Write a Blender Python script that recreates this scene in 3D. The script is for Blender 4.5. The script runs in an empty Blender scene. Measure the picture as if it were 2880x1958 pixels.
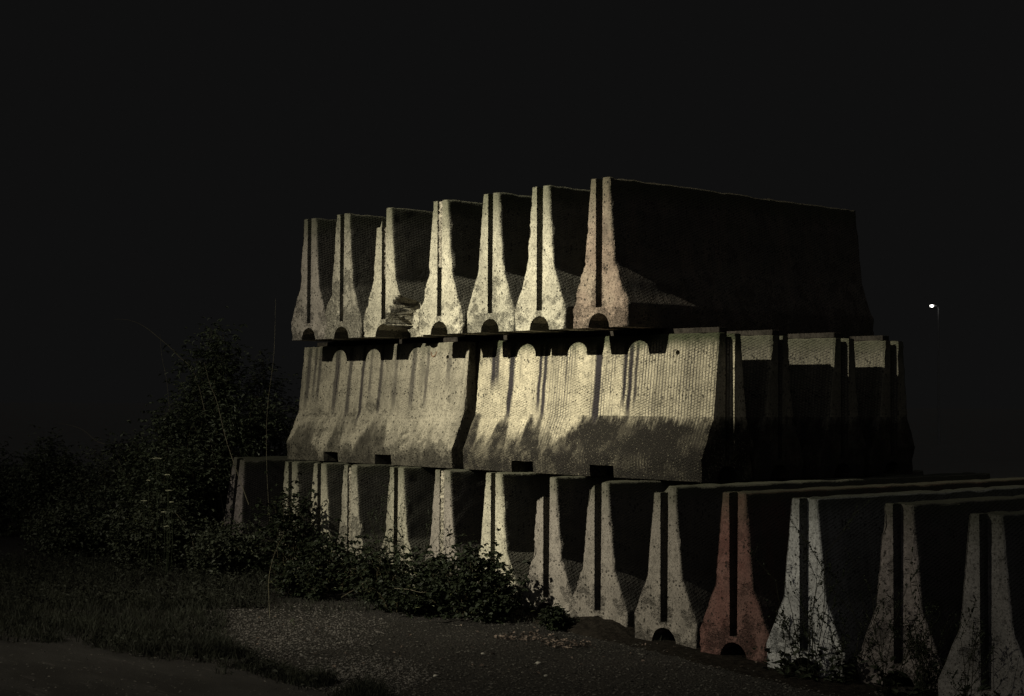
import bpy, bmesh, math, random
from mathutils import Vector, Matrix, noise
sc = bpy.context.scene
COL = sc.collection
R = math.radians

# ------------------------------------------------------------------ camera, world, lights
F_PX, YAW, PITCH, ROLL, EYE = 4530.3, 0.845, 0.033, 0.0068, 1.848      # pixels of a 2880 px wide frame
cam_d = bpy.data.cameras.new('camera'); cam = bpy.data.objects.new('camera', cam_d); COL.objects.link(cam)
cam_d.sensor_width = 36; cam_d.lens = F_PX / 2880 * 36; cam_d.clip_end = 2000
SR, CR = math.sin(YAW), math.cos(YAW); SP, CP = math.sin(PITCH), math.cos(PITCH)
FW = Vector((-SR*CP, CR*CP, SP)); _r0 = Vector((CR, SR, 0)); _u0 = _r0.cross(FW)
RT = _r0*math.cos(ROLL) + _u0*math.sin(ROLL); UP = RT.cross(FW)
cam.location = (0, 0, EYE); cam.rotation_euler = Matrix((RT, UP, -FW)).transposed().to_euler()
sc.camera = cam

w = bpy.data.worlds.new('World'); sc.world = w; w.use_nodes = True
bg = w.node_tree.nodes['Background']
bg.inputs['Color'].default_value = (0.0048, 0.0048, 0.0048, 1); bg.inputs['Strength'].default_value = 1.0
sc.view_settings.view_transform = 'Standard'; sc.view_settings.look = 'None'
sc.view_settings.exposure = 0; sc.view_settings.gamma = 1; sc.view_settings.use_curve_mapping = False

def aim(o, target):
    o.rotation_euler = (Vector(target) - o.location).to_track_quat('-Z', 'Y').to_euler()
# very soft fill sun, added to lift the unlit sides to the sky's tone
sd = bpy.data.lights.new('fill_sun', 'SUN'); sd.energy = 0.12; sd.angle = R(70); sd.color = (1.0, 0.98, 0.94)
so = bpy.data.objects.new('fill_sun', sd); COL.objects.link(so); so.location = (4, -6, 8); aim(so, (-3, 2, 0))
# the yard lamp that lights the stack, on a mast out of frame to the left
ld = bpy.data.lights.new('yard_lamp', 'SPOT'); ld.energy = 54000; ld.color = (1.0, 0.935, 0.72)
ld.spot_size = R(60); ld.spot_blend = .6; ld.shadow_soft_size = 0.09
lo = bpy.data.objects.new('yard_lamp', ld); COL.objects.link(lo); lo.location = (-13.0, -10.3, 12.9); aim(lo, (-11.0, 9.9, 2.3))
ld.use_nodes = True; lt = ld.node_tree                      # beam of the luminaire: bright core, long faint skirt
_tc = lt.nodes.new('ShaderNodeTexCoord'); _sp = lt.nodes.new('ShaderNodeSeparateXYZ'); lt.links.new(_tc.outputs['Normal'], _sp.inputs[0])
def _m(op, a, b):
    x = lt.nodes.new('ShaderNodeMath'); x.operation = op
    for i, v in enumerate((a, b)):
        if isinstance(v, float): x.inputs[i].default_value = v
        else: lt.links.new(v, x.inputs[i])
    return x.outputs[0]
_z2 = _m('MULTIPLY', _sp.outputs[2], _sp.outputs[2]); _t2 = _m('DIVIDE', _m('SUBTRACT', 1.0, _z2), _z2)   # tan^2 of the angle off axis
lt.links.new(_m('POWER', _m('ADD', _m('MULTIPLY', _t2, (22.8/2.35)**2), 1.0), -1.4), lt.nodes['Emission'].inputs['Strength'])

# ------------------------------------------------------------------ helpers
def ray(u, v): return (FW + RT*((u-1440)/F_PX) + UP*((979-v)/F_PX))
def ground(u, v, z=0.0):
    d = ray(u, v); t = (z-EYE)/d.z
    return Vector((d.x*t, d.y*t, z))
def tag(o, label=None, cat=None, group=None, kind=None):
    if label: o['label'] = label
    if cat: o['category'] = cat
    if group: o['group'] = group
    if kind: o['kind'] = kind
    return o
def empty(name, loc=(0,0,0), rot=(0,0,0)):
    o = bpy.data.objects.new(name, None); COL.objects.link(o); o.location = loc; o.rotation_euler = rot; o.empty_display_size = .1
    return o
def link(name, me, mat, parent=None, loc=(0,0,0), rot=(0,0,0)):
    o = bpy.data.objects.new(name, me); COL.objects.link(o)
    if mat and not me.materials: me.materials.append(mat)
    o.location = loc; o.rotation_euler = rot
    if parent: o.parent = parent
    return o
class MB:
    def __init__(s): s.v = []; s.f = []
    def quad(s, a, b, c, d):
        n = len(s.v); s.v += [a, b, c, d]; s.f.append((n, n+1, n+2, n+3))
    def poly(s, pts):
        n = len(s.v); s.v += list(pts); s.f.append(tuple(range(n, n+len(pts))))
    def tube(s, pts, r0, r1, k=5):
        n0 = len(s.v); m = len(pts)
        for i, p in enumerate(pts):
            p = Vector(p); t = (Vector(pts[min(i+1, m-1)]) - Vector(pts[max(i-1, 0)])).normalized()
            a = t.orthogonal().normalized(); b = t.cross(a); r = r0 + (r1-r0)*i/max(1, m-1)
            for j in range(k):
                an = 2*math.pi*j/k; s.v.append(p + a*(r*math.cos(an)) + b*(r*math.sin(an)))
        for i in range(m-1):
            for j in range(k):
                s.f.append((n0+i*k+j, n0+i*k+(j+1)%k, n0+(i+1)*k+(j+1)%k, n0+(i+1)*k+j))
        s.f.append(tuple(range(n0+k-1, n0-1, -1))); s.f.append(tuple(range(n0+(m-1)*k, n0+m*k)))
    def stone(s, c, r, rg, flat=.6):
        n = len(s.v); c = Vector(c); a = rg.random()*6.28
        for j in range(4):
            an = a + j*math.pi/2 + rg.uniform(-.4, .4); q = r*rg.uniform(.7, 1.3)
            s.v.append(c + Vector((q*math.cos(an), q*math.sin(an), rg.uniform(-.2, .2)*r)))
        s.v.append(c + Vector((rg.uniform(-.3, .3)*r, rg.uniform(-.3, .3)*r, r*flat)))
        s.v.append(c - Vector((0, 0, r*flat)))
        for j in range(4):
            s.f.append((n+j, n+(j+1) % 4, n+4)); s.f.append((n+(j+1) % 4, n+j, n+5))
    def mesh(s, name):
        me = bpy.data.meshes.new(name); me.from_pydata([tuple(v) for v in s.v], [], s.f); me.update(); return me
    def build(s, name, mat, parent=None, **k): return link(name, s.mesh(name), mat, parent, **k)

# ------------------------------------------------------------------ materials
class NT:
    def __init__(s, name):
        s.m = bpy.data.materials.new(name); s.m.use_nodes = True; s.t = s.m.node_tree
        s.b = s.t.nodes['Principled BSDF']; s.b.inputs['Specular IOR Level'].default_value = .25
    def n(s, typ, **kw):
        x = s.t.nodes.new(typ)
        for k, v in kw.items(): setattr(x, k, v)
        return x
    def lk(s, a, b): s.t.links.new(a, b)
    def put(s, sock, v):
        if hasattr(v, 'is_linked') or hasattr(v, 'links'): s.lk(v, sock)
        else: sock.default_value = v
    def ma(s, op, a, b=0.0, c=0.0, clamp=False):
        x = s.n('ShaderNodeMath', operation=op); x.use_clamp = clamp
        s.put(x.inputs[0], a); s.put(x.inputs[1], b)
        if op in ('MULTIPLY_ADD', 'SMOOTH_MIN', 'SMOOTH_MAX', 'COMPARE'): s.put(x.inputs[2], c)
        return x.outputs[0]
    def ss(s, v, lo, hi):
        x = s.n('ShaderNodeMapRange', interpolation_type='SMOOTHSTEP')
        s.put(x.inputs['Value'], v); s.put(x.inputs['From Min'], lo); s.put(x.inputs['From Max'], hi)
        return x.outputs[0]
    def noise(s, vec, scale, detail=4, rough=.55):
        x = s.n('ShaderNodeTexNoise'); s.put(x.inputs['Vector'], vec)
        x.inputs['Scale'].default_value = scale; x.inputs['Detail'].default_value = detail; x.inputs['Roughness'].default_value = rough
        return x.outputs['Fac']
    def mul(s, vec, k, off=(0, 0, 0)):
        x = s.n('ShaderNodeVectorMath', operation='MULTIPLY_ADD'); s.put(x.inputs[0], vec)
        x.inputs[1].default_value = k; x.inputs[2].default_value = off
        return x.outputs[0]
    def mix(s, f, a, b):
        x = s.n('ShaderNodeMix', data_type='RGBA'); s.put(x.inputs[0], f)
        for i, c in ((6, a), (7, b)): s.put(x.inputs[i], (tuple(c)+(1,)) if isinstance(c, tuple) and len(c) == 3 else c)
        return x.outputs[2]

def concrete(name, base, dark=(.07, .065, .055), seed=0, pattern=1.5, streak=.4, grime=.2, lowgrime=0.0, columns=0.0,
             paint=None, erode=.3, pits=1.0, wear=0.0, topdirt_shade=.5, marks=(), tongues=(), flankshade=.82, lowramp=(1.18, 1.6), lowbase=.30, blotch=.35):
    N = NT(name); tc = N.n('ShaderNodeTexCoord'); oi = N.n('ShaderNodeObjectInfo')
    obj = tc.outputs['Object']; nrm = tc.outputs['Normal']
    off = N.n('ShaderNodeVectorMath', operation='ADD'); N.lk(obj, off.inputs[0])
    off.inputs[1].default_value = (seed*3.7, seed*5.1, seed*1.3); P = off.outputs[0]
    sx = N.n('ShaderNodeSeparateXYZ'); N.lk(obj, sx.inputs[0]); X, Y, Z = sx.outputs
    sn = N.n('ShaderNodeSeparateXYZ'); N.lk(nrm, sn.inputs[0]); NX, NY, NZ = sn.outputs
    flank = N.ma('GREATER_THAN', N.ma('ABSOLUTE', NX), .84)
    endf = N.ma('GREATER_THAN', N.ma('ABSOLUTE', NY), .6)
    # cast tread pattern of the steel form: short slanted ridges, alternating
    U = N.ma('DIVIDE', Y, .034); V = N.ma('DIVIDE', Z, .024)
    V2 = N.ma('ADD', V, N.ma('MULTIPLY', N.ma('FLOOR', U), .5))
    fu = N.ma('SUBTRACT', N.ma('FRACT', U), .5); fv = N.ma('SUBTRACT', N.ma('FRACT', V2), .5)
    par = N.ma('MULTIPLY_ADD', N.ma('MODULO', N.ma('FLOOR', V2), 2.0), .7, .3)
    a = N.ma('ADD', N.ma('MULTIPLY', fu, .8), N.ma('MULTIPLY', fv, .6))
    b = N.ma('SUBTRACT', N.ma('MULTIPLY', fv, .8), N.ma('MULTIPLY', N.ma('MULTIPLY', fu, .6), par))
    e = N.ma('ADD', N.ma('POWER', N.ma('DIVIDE', a, .52), 2.0), N.ma('POWER', N.ma('DIVIDE', b, .24), 2.0))
    ridge = N.ma('SUBTRACT', 1.0, e, clamp=True)
    n_big = N.noise(P, 2.2, 5, .6); n_mid = N.noise(P, 14, 5, .65); n_fine = N.noise(P, 62, 4, .75); n_grit = N.noise(P, 260, 2, .7)
    worn = N.ss(N.noise(P, 3.1, 4), .5-.5*wear-.02, .8-.5*wear+.02) if wear else 0.0
    pat = N.ma('MULTIPLY', N.ma('MULTIPLY', ridge, flank), N.ma('MULTIPLY', N.ma('MULTIPLY', N.ma('SUBTRACT', 1.0, worn), N.ma('MULTIPLY_ADD', N.ss(N.noise(P, 5.0, 4, .7), .38, .62), 1.1, .35)), pattern))
    # air holes
    vo = N.n('ShaderNodeTexVoronoi'); N.lk(P, vo.inputs['Vector']); vo.inputs['Scale'].default_value = 30
    sc_ = N.n('ShaderNodeSeparateColor'); N.lk(vo.outputs['Color'], sc_.inputs[0])
    gate = N.ma('MULTIPLY', N.ss(sc_.outputs[0], .42, 1.0), .40)
    pit = N.ma('MULTIPLY', N.ma('SUBTRACT', 1.0, N.ss(vo.outputs['Distance'], N.ma('MULTIPLY', gate, .6), N.ma('ADD', gate, .0005)), clamp=True), pits)
    vo2 = N.n('ShaderNodeTexVoronoi'); N.lk(P, vo2.inputs['Vector']); vo2.inputs['Scale'].default_value = 72
    sc2 = N.n('ShaderNodeSeparateColor'); N.lk(vo2.outputs['Color'], sc2.inputs[0])
    g2 = N.ma('MULTIPLY', N.ss(sc2.outputs[0], .35, 1.0), .46)
    pit2 = N.ma('SUBTRACT', 1.0, N.ss(vo2.outputs['Distance'], N.ma('MULTIPLY', g2, .5), N.ma('ADD', g2, .0005)), clamp=True)
    # eroded aggregate patches, mostly low on the piece
    er = N.ss(N.ma('ADD', N.noise(P, 5.5, 5, .65), N.ma('MULTIPLY', N.ma('SUBTRACT', .35, Z), .28)), .56-.13*erode, .70-.13*erode)
    # colour
    col = N.mix(N.ss(n_big, .3, .7), tuple(c*.78 for c in base), tuple(min(1, c*1.12) for c in base))
    if paint:
        pm = N.ss(N.ma('ADD', N.noise(P, 7, 6, .7), N.ma('MULTIPLY', N.ma('SINE', N.ma('MULTIPLY', Z, 5.0)), .12)), .36, .42)
        col = N.mix(pm, tuple(c*.45 for c in base), col)
        col = N.mix(N.ma('MULTIPLY', N.ss(n_big, .45, .6), .6), col, tuple(c for c in paint))
    col = N.mix(N.ma('MULTIPLY', N.ss(n_mid, .46, .68), .6), col, tuple(c*.5 for c in base))
    col = N.mix(N.ma('MULTIPLY', N.ss(n_fine, .46, .62), .75), col, tuple(c*.35 for c in base))
    col = N.mix(N.ma('MULTIPLY', flank, flankshade), col, (.045, .045, .040))  # shade of the side faces mixed into their colour
    col = N.mix(N.ma('MULTIPLY', N.ma('MULTIPLY', er, N.ss(N.noise(P, 42, 4, .8), .42, .56)), .75), col, tuple(c*.22 for c in base))
    vb = N.noise(N.mul(P, (5.0, 6.5, 1.3)), 1.0, 6, .68)
    col = N.mix(N.ma('MULTIPLY', N.ss(vb, .47, .66), blotch), col, tuple(c*.42 for c in base))
    col = N.mix(N.ma('MULTIPLY', N.ma('MULTIPLY', N.ma('LESS_THAN', ridge, .12), flank), N.ma('MULTIPLY', N.ma('SUBTRACT', 1.0, worn), 0.11*pattern)), col, tuple(c*.3 for c in base))  # shade between the tread ridges painted into the colour
    # run-off streaks under the top edge
    sv = N.noise(N.mul(P, (6.0, 11.0, .55)), 1.0, 4, .6)
    sf = N.ma('MULTIPLY', N.ss(sv, .5, .66), N.ss(Z, .15, 1.15))
    col = N.mix(N.ma('MULTIPLY', sf, streak, clamp=True), col, dark)
    if columns:
        gap = N.ss(N.ma('ABSOLUTE', fu), .26, .44)
        cm = N.ss(N.noise(N.mul(P, (1.0, 3.4, .75)), 1.0, 4, .6), .44, .6)
        cm = N.ma('MULTIPLY', N.ma('MULTIPLY', cm, gap), N.ma('MULTIPLY', flank, columns), clamp=True)
        cm = N.ma('MAXIMUM', N.ma('MULTIPLY', cm, N.ss(Y, .2, 1.6)), N.ma('MULTIPLY', N.ma('MULTIPLY', N.ma('MULTIPLY', gap, N.ss(Y, 2.08, 2.3)), flank), columns*.8))
        col = N.mix(cm, col, (.03, .027, .03))
    if marks:
        tot = 0.0
        wob = N.ma('MULTIPLY', N.ma('SUBTRACT', N.noise(N.mul(P, (1, 1, 2.5)), 2.0, 2), .5), .03)
        for (yc, wd, st, z0) in marks:
            yc, wd = yc*1.128, wd*1.5
            q = N.ma('ABSOLUTE', N.ma('SUBTRACT', N.ma('ADD', Y, wob), yc))
            q = N.ma('SUBTRACT', 1.0, N.ss(q, wd*.5, N.ma('MULTIPLY_ADD', n_fine, wd*2.2, wd*.7)))
            q = N.ma('MULTIPLY', N.ma('MULTIPLY', q, min(1.0, st*1.3)), N.ss(Z, z0-.08, z0+.12)); tot = N.ma('ADD', tot, q, clamp=True)
        col = N.mix(N.ma('MULTIPLY', tot, flank), col, (.022, .019, .022))
    if topdirt_shade:  # moss on the tops, plus the beam's fading there put into the colour
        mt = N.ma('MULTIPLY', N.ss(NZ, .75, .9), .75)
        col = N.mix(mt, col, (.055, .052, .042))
        td = N.ma('MULTIPLY', N.ss(N.ma('ADD', Z, N.ma('MULTIPLY', n_mid, .12)), N.ma('MULTIPLY_ADD', flank, .17, .93), N.ma('MULTIPLY_ADD', flank, -.03, 1.30)), topdirt_shade*1.4, clamp=True)
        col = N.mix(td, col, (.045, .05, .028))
    gn = N.ss(N.noise(P, 4.0, 6, .7), .5, .68)
    col = N.mix(N.ma('MULTIPLY', gn, grime), col, dark)
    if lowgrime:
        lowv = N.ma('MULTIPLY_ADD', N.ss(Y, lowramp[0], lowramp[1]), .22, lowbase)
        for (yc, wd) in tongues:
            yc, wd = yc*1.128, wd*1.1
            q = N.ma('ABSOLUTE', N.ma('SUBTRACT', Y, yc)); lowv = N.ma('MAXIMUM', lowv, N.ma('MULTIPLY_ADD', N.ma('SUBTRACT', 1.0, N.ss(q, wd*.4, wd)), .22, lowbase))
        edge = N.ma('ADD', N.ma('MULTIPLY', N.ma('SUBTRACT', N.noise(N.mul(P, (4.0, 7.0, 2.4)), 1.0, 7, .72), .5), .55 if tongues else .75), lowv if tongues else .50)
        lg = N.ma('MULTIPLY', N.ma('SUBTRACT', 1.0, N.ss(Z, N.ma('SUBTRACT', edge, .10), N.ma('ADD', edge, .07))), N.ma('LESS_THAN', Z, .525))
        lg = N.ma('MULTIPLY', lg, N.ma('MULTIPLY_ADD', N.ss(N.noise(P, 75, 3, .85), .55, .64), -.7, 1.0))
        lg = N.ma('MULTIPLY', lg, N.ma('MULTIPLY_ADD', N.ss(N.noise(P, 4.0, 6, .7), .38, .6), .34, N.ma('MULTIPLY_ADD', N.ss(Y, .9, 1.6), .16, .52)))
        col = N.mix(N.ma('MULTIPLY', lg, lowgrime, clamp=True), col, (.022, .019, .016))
    col = N.mix(N.ma('MULTIPLY', pit, .85), col, (.02, .018, .015))
    col = N.mix(N.ma('MULTIPLY', pit2, .8), col, (.03, .027, .02))
    N.lk(col, N.b.inputs['Base Color']); N.b.inputs['Roughness'].default_value = .93
    # relief in metres
    h = N.ma('MULTIPLY', pat, .0045)
    h = N.ma('ADD', h, N.ma('MULTIPLY', N.ma('MULTIPLY', N.ma('SUBTRACT', 1.0, N.ma('MULTIPLY', flank, .5)), n_fine), .0045))
    h = N.ma('ADD', h, N.ma('MULTIPLY', n_mid, .004))
    h = N.ma('ADD', h, N.ma('MULTIPLY', N.ma('MULTIPLY', er, N.ma('ADD', N.noise(P, 60, 4, .75), -.9)), .035))
    h = N.ma('SUBTRACT', h, N.ma('MULTIPLY', pit, .004)); h = N.ma('SUBTRACT', h, N.ma('MULTIPLY', pit2, .0015))
    h = N.ma('ADD', h, N.ma('MULTIPLY', n_grit, .0012))
    if lowgrime: h = N.ma('ADD', h, N.ma('MULTIPLY', N.ma('MULTIPLY', lg, N.noise(P, 95, 4, .85)), .03))
    bp = N.n('ShaderNodeBump'); bp.inputs['Strength'].default_value = 1; bp.inputs['Distance'].default_value = 1
    N.lk(h, bp.inputs['Height']); N.lk(bp.outputs[0], N.b.inputs['Normal'])
    return N.m

def simple(name, col, rough=.8, spec=.2, var=.0, vs=20, bump=0, trans=False):
    N = NT(name); tc = N.n('ShaderNodeTexCoord'); P = tc.outputs['Object']
    if var:
        f = N.noise(P, vs, 4, .65); c = N.mix(N.ss(f, .35, .65), tuple(x*(1-var) for x in col), tuple(min(1, x*(1+var)) for x in col))
        N.lk(c, N.b.inputs['Base Color'])
    else: N.b.inputs['Base Color'].default_value = tuple(col)+(1,)
    N.b.inputs['Roughness'].default_value = rough; N.b.inputs['Specular IOR Level'].default_value = spec
    if bump:
        bp = N.n('ShaderNodeBump'); bp.inputs['Distance'].default_value = bump; N.lk(N.noise(P, vs*2, 4, .7), bp.inputs['Height']); N.lk(bp.outputs[0], N.b.inputs['Normal'])
    return N.m
def emit(name, col, st):
    N = NT(name); N.b.inputs['Base Color'].default_value = (0, 0, 0, 1)
    N.b.inputs['Emission Color'].default_value = tuple(col)+(1,); N.b.inputs['Emission Strength'].default_value = st
    return N.m

# ------------------------------------------------------------------ concrete barrier
def barrier_mesh(name, L, H, seed, slot=(.030, .026, .085), rubble=0.0, notches=(), chip=1.0, topleft=None, brokenfoot=None,
                 leftlow=None, arch=(.126, .124), step=0.0):
    """origin: middle of the foot of the near end; the piece runs along +y. slot = half width top, half width bottom, depth"""
    nz = lambda *a: noise.noise(Vector(a))
    zf, zw = .15*H, .42*H; W, WW, WT = .333, .184, .110
    def half(z):
        if z < zf: return W*(.97+.03*math.sin(math.pi/2*z/zf)) 
        if z < zw:
            t = (z-zf)/(zw-zf); return W+(WW-W)*(t+.02*math.sin(2*math.pi*t)) 
        if z > H-.02: return WT+.004-(z-(H-.02))**2*26
        return WW+(WT+.004-WW)*(z-zw)/(H-.02-zw)
    ha, aw = arch[1], arch[0]; zs = .135*H
    zl = [0, .02, .04, .06, .08, .095, ha-.012, ha]
    z = ha
    n = 52
    zl += [zs]
    zl += [zs+(H-.02-zs)*(i/n) for i in range(1, n+1)] + [H-.012, H-.005, H]
    zl = sorted(set(round(q, 5) for q in zl)); zs = min(zl, key=lambda q: abs(q-zs)); ha = min(zl, key=lambda q: abs(q-ha))
    st0 = [0, .008, .018, .035, .06, slot[2], .12, .17, .24, .32]
    ys = st0[:]; 
    k = max(4, int((L-.64)/.11))
    ys += [.32+(L-.64)*i/k for i in range(1, k)] + [L-q for q in reversed(st0)]
    for a, b_ in notches: ys += [a-.001, a, b_, b_+.001]
    ys = sorted(set(round(q, 5) for q in ys))
    bm = bmesh.new(); key = {}
    def chipf(z, side, end):
        c = nz(z*7+seed*9.1, side*5.3, end*3.1+seed)
        d = nz(z*26+seed*4.7, side*9.3, end*7+seed)
        return .010 + chip*(.05*max(0, c-.22) + .016*max(0, d-.05) + (.02*max(0, nz(z*4, seed*2.2, side)) if z < .2 else 0))
    def V(x, y, z):
        q = (round(x, 4), round(y, 4), round(z, 4))
        if q in key: return key[q]
        X, Y, Z = x, y, z
        side = 1 if x > 0 else -1; ax = abs(x); hw = half(z)
        for end, dist in ((0, y), (1, L-y)):
            if dist < .1:
                c = chipf(z, side, end)
                if ax > hw-1e-4 or (z > H-1e-4):
                    if dist < c:
                        s_ = (c-dist)
                        if ax > hw-1e-4: X -= side*min(s_, .06)
                        if z > H-1e-4: Z -= min(s_, .03)*.8
                elif dist < 1e-4 and ax > hw-c*1.3-.004 and z > .01:
                    Y += (1 if end == 0 else -1)*min(.02, max(0, ax-(hw-c*1.3-.004))*.5)
        # rough cast faces
        X += .0022*nz(x*9+seed, y*9, z*9)+.0035*nz(y*2.1, z*2.3, seed+side)*(1 if ax > hw-1e-3 else 0)
        if dist_end(y) < 1e-4: Y += .003*nz(x*30, z*30, seed)
        Z += .003*nz(x*11, y*5, z*7+seed)
        if z > H-.02: Z -= .022*max(0, nz(y*4.3, side*3, seed)-.05)+.016*max(0, nz(y*15, side*5, seed))
        if z < 1e-4: Z = max(Z, 0)
        for a, b_ in notches:
            if a-1e-6 <= y <= b_+1e-6: Z = max(Z, .10+.008*nz(y*30, x*20, seed))
        if leftlow and x < leftlow[0] and y < leftlow[2]+.05*nz(z*20, x*40, seed): Z = min(Z, leftlow[1]+.5*min(0, x+.05)+.02*nz(x*60, y*30, seed))
        if topleft and z > H-topleft[1]:
            lim = H-topleft[1]*max(0, min(1, (topleft[0]-x)/.07)) + .012*nz(x*70, y*40, seed)
            if y < topleft[2]: Z = min(Z, lim)
        if brokenfoot and z < .31*H:
            xl = brokenfoot[0] + (z-.06*H)*brokenfoot[1]
            if x > xl:
                rec = .17+.06*nz(x*9, z*9, seed)+.03*nz(x*19, z*19, 3)
                rt = (rec+.10)*min(1, (x-xl)/.06)*min(1, (.31*H-z)/.05)
                if y < rt: Y = rt-.08*(rt-y)
        if step and x < 0 and z > zs+1e-4 and y > L-1e-4: Y += step*min(1, (z-zs)/.08)*(1+.25*nz(z*9, 1, seed))  # half of the end pushed out so the slot wall catches the lamp
        v = bm.verts.new((X, Y, Z)); key[q] = v; return v
    def dist_end(y): return min(y, L-y)
    def Fc(*vs):
        u = []
        for v in vs:
            if not u or v is not u[-1]: u.append(v)
        if u[0] is u[-1]: u.pop()
        if len(set(u)) < 3: return
        try: bm.faces.new(u)
        except ValueError: pass
    def sw(z): t = (z-zs)/(H-zs); return slot[1]+(slot[0]-slot[1])*t
    def ax_(z): return aw*math.sqrt(max(0, 1-(z/ha)**2)) if z < ha else 0
    T = [0, .30, .5, .68, .84, .93, 1.0]
    def cols(z):                       # cap columns: first entry inner limit, then the slot edge, then outwards
        hw = half(z)
        if z < ha-1e-6:
            a0 = ax_(z); s0 = .03
            return [a0, a0+(hw-a0)*.1]+[a0+(hw-a0)*(.1+.9*t) for t in T[1:]]
        s0 = sw(max(z, zs)); 
        return [0, s0]+[s0+(hw-s0)*t for t in T[1:]]
    for sd_ in (-1, 1):
        flip = sd_ > 0
        def Q(a, b_, c, d):
            if flip: Fc(a, b_, c, d)
            else: Fc(d, c, b_, a)
        # end caps
        for end in (0, 1):
            y = 0 if end == 0 else L
            def Qe(a, b_, c, d):
                if end == 0: Q(a, b_, c, d)
                else: Q(d, c, b_, a)
            for i in range(len(zl)-1):
                c0, c1 = cols(zl[i]), cols(zl[i+1])
                for j in range(len(c0)-1):
                    if j == 0 and zl[i] >= zs-1e-6: continue
                    Qe(V(sd_*c0[j], y, zl[i]), V(sd_*c0[j+1], y, zl[i]), V(sd_*c1[j+1], y, zl[i+1]), V(sd_*c1[j], y, zl[i+1]))
            # slot: walls and back
            yy = [q for q in ys if q <= slot[2]+1e-6] if end == 0 else [q for q in reversed(ys) if q >= L-slot[2]-1e-5]
            for i in range(len(zl)-1):
                if zl[i] < zs-1e-6: continue
                for m in range(len(yy)-1):
                    p0, p1 = sd_*sw(zl[i]), sd_*sw(zl[i+1])
                    Qe(V(p0, yy[m+1], zl[i]), V(p0, yy[m], zl[i]), V(p1, yy[m], zl[i+1]), V(p1, yy[m+1], zl[i+1]))
                yb = yy[-1]
                Qe(V(0, yb, zl[i]), V(sd_*sw(zl[i]), yb, zl[i]), V(sd_*sw(zl[i+1]), yb, zl[i+1]), V(0, yb, zl[i+1]))
            for m in range(len(yy)-1):
                Qe(V(0, yy[m], zs), V(sd_*sw(zs), yy[m], zs), V(sd_*sw(zs), yy[m+1], zs), V(0, yy[m+1], zs))
        # flanks, bottom, tunnel, top
        for m in range(len(ys)-1):
            y0, y1 = ys[m], ys[m+1]
            for i in range(len(zl)-1):
                h0, h1 = sd_*half(zl[i]), sd_*half(zl[i+1])
                Q(V(h0, y0, zl[i]), V(h0, y1, zl[i]), V(h1, y1, zl[i+1]), V(h1, y0, zl[i+1]))
                if zl[i] < ha-1e-6:
                    a0, a1 = sd_*ax_(zl[i]), sd_*ax_(zl[i+1])
                    Q(V(a1, y0, zl[i+1]), V(a1, y1, zl[i+1]), V(a0, y1, zl[i]), V(a0, y0, zl[i]))
            cb = cols(0)
            for j in range(len(cb)-1):
                Q(V(sd_*cb[j], y0, 0), V(sd_*cb[j], y1, 0), V(sd_*cb[j+1], y1, 0), V(sd_*cb[j+1], y0, 0))
            ct = cols(H); j0 = 0 if (y0 >= slot[2]-1e-5 and y1 <= L-slot[2]+1e-5) else 1
            for j in range(j0, len(ct)-1):
                Q(V(sd_*ct[j+1], y0, H), V(sd_*ct[j+1], y1, H), V(sd_*ct[j], y1, H), V(sd_*ct[j], y0, H))
    bmesh.ops.recalc_face_normals(bm, faces=bm.faces)
    for f in bm.faces: f.smooth = True
    for e in bm.edges:
        if len(e.link_faces) == 2:
            try: an = e.calc_face_angle()
            except ValueError: an = 0
            if an > R(34): e.smooth = False
    me = bpy.data.meshes.new(name); bm.to_mesh(me); bm.free()
    return me

def cut_holes(me, pts, r=.022):
    """through holes for the lifting pins: pts = (y, z) on the flank"""
    cb = bmesh.new()
    for (y, z) in pts:
        bmesh.ops.create_cone(cb, cap_ends=True, segments=14, radius1=r, radius2=r, depth=1.0, matrix=Matrix.Translation((0, y, z)) @ Matrix.Rotation(math.pi/2, 4, 'Y'))
    cm = bpy.data.meshes.new('cut'); cb.to_mesh(cm); cb.free()
    o = bpy.data.objects.new('tmp', me); c = bpy.data.objects.new('tmpc', cm); COL.objects.link(o); COL.objects.link(c)
    md = o.modifiers.new('b', 'BOOLEAN'); md.object = c; md.operation = 'DIFFERENCE'; md.solver = 'EXACT'
    dg = bpy.context.evaluated_depsgraph_get(); new = bpy.data.meshes.new_from_object(o.evaluated_get(dg))
    bpy.data.objects.remove(o); bpy.data.objects.remove(c)
    return new

def rubble_fill(H, z0, z1, wd, dp, seed, mat, parent):
    """mortar left standing in the end slot"""
    m = MB(); rg = random.Random(seed); nzv = 60; nx = 5; g = []
    for i in range(nzv+1):
        z = z0+(z1-z0)*i/nzv; row = []
        for j in range(nx+1):
            x = -wd+2*wd*j/nx; q = noise.noise(Vector((x*60, z*42, seed)))*.018+noise.noise(Vector((x*25, z*14, seed+5)))*.014
            row.append(Vector((x, dp+q, z)))
        g.append(row)
    for i in range(nzv):
        for j in range(nx): m.quad(g[i][j], g[i][j+1], g[i+1][j+1], g[i+1][j])
    for row, up in ((g[0], 0), (g[-1], 1)):
        for j in range(nx):
            a, b_ = row[j], row[j+1]; m.quad(a, b_, Vector((b_.x, .083, b_.z)), Vector((a.x, .083, a.z)))
    return m.build('mortar_fill', mat, parent)

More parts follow.
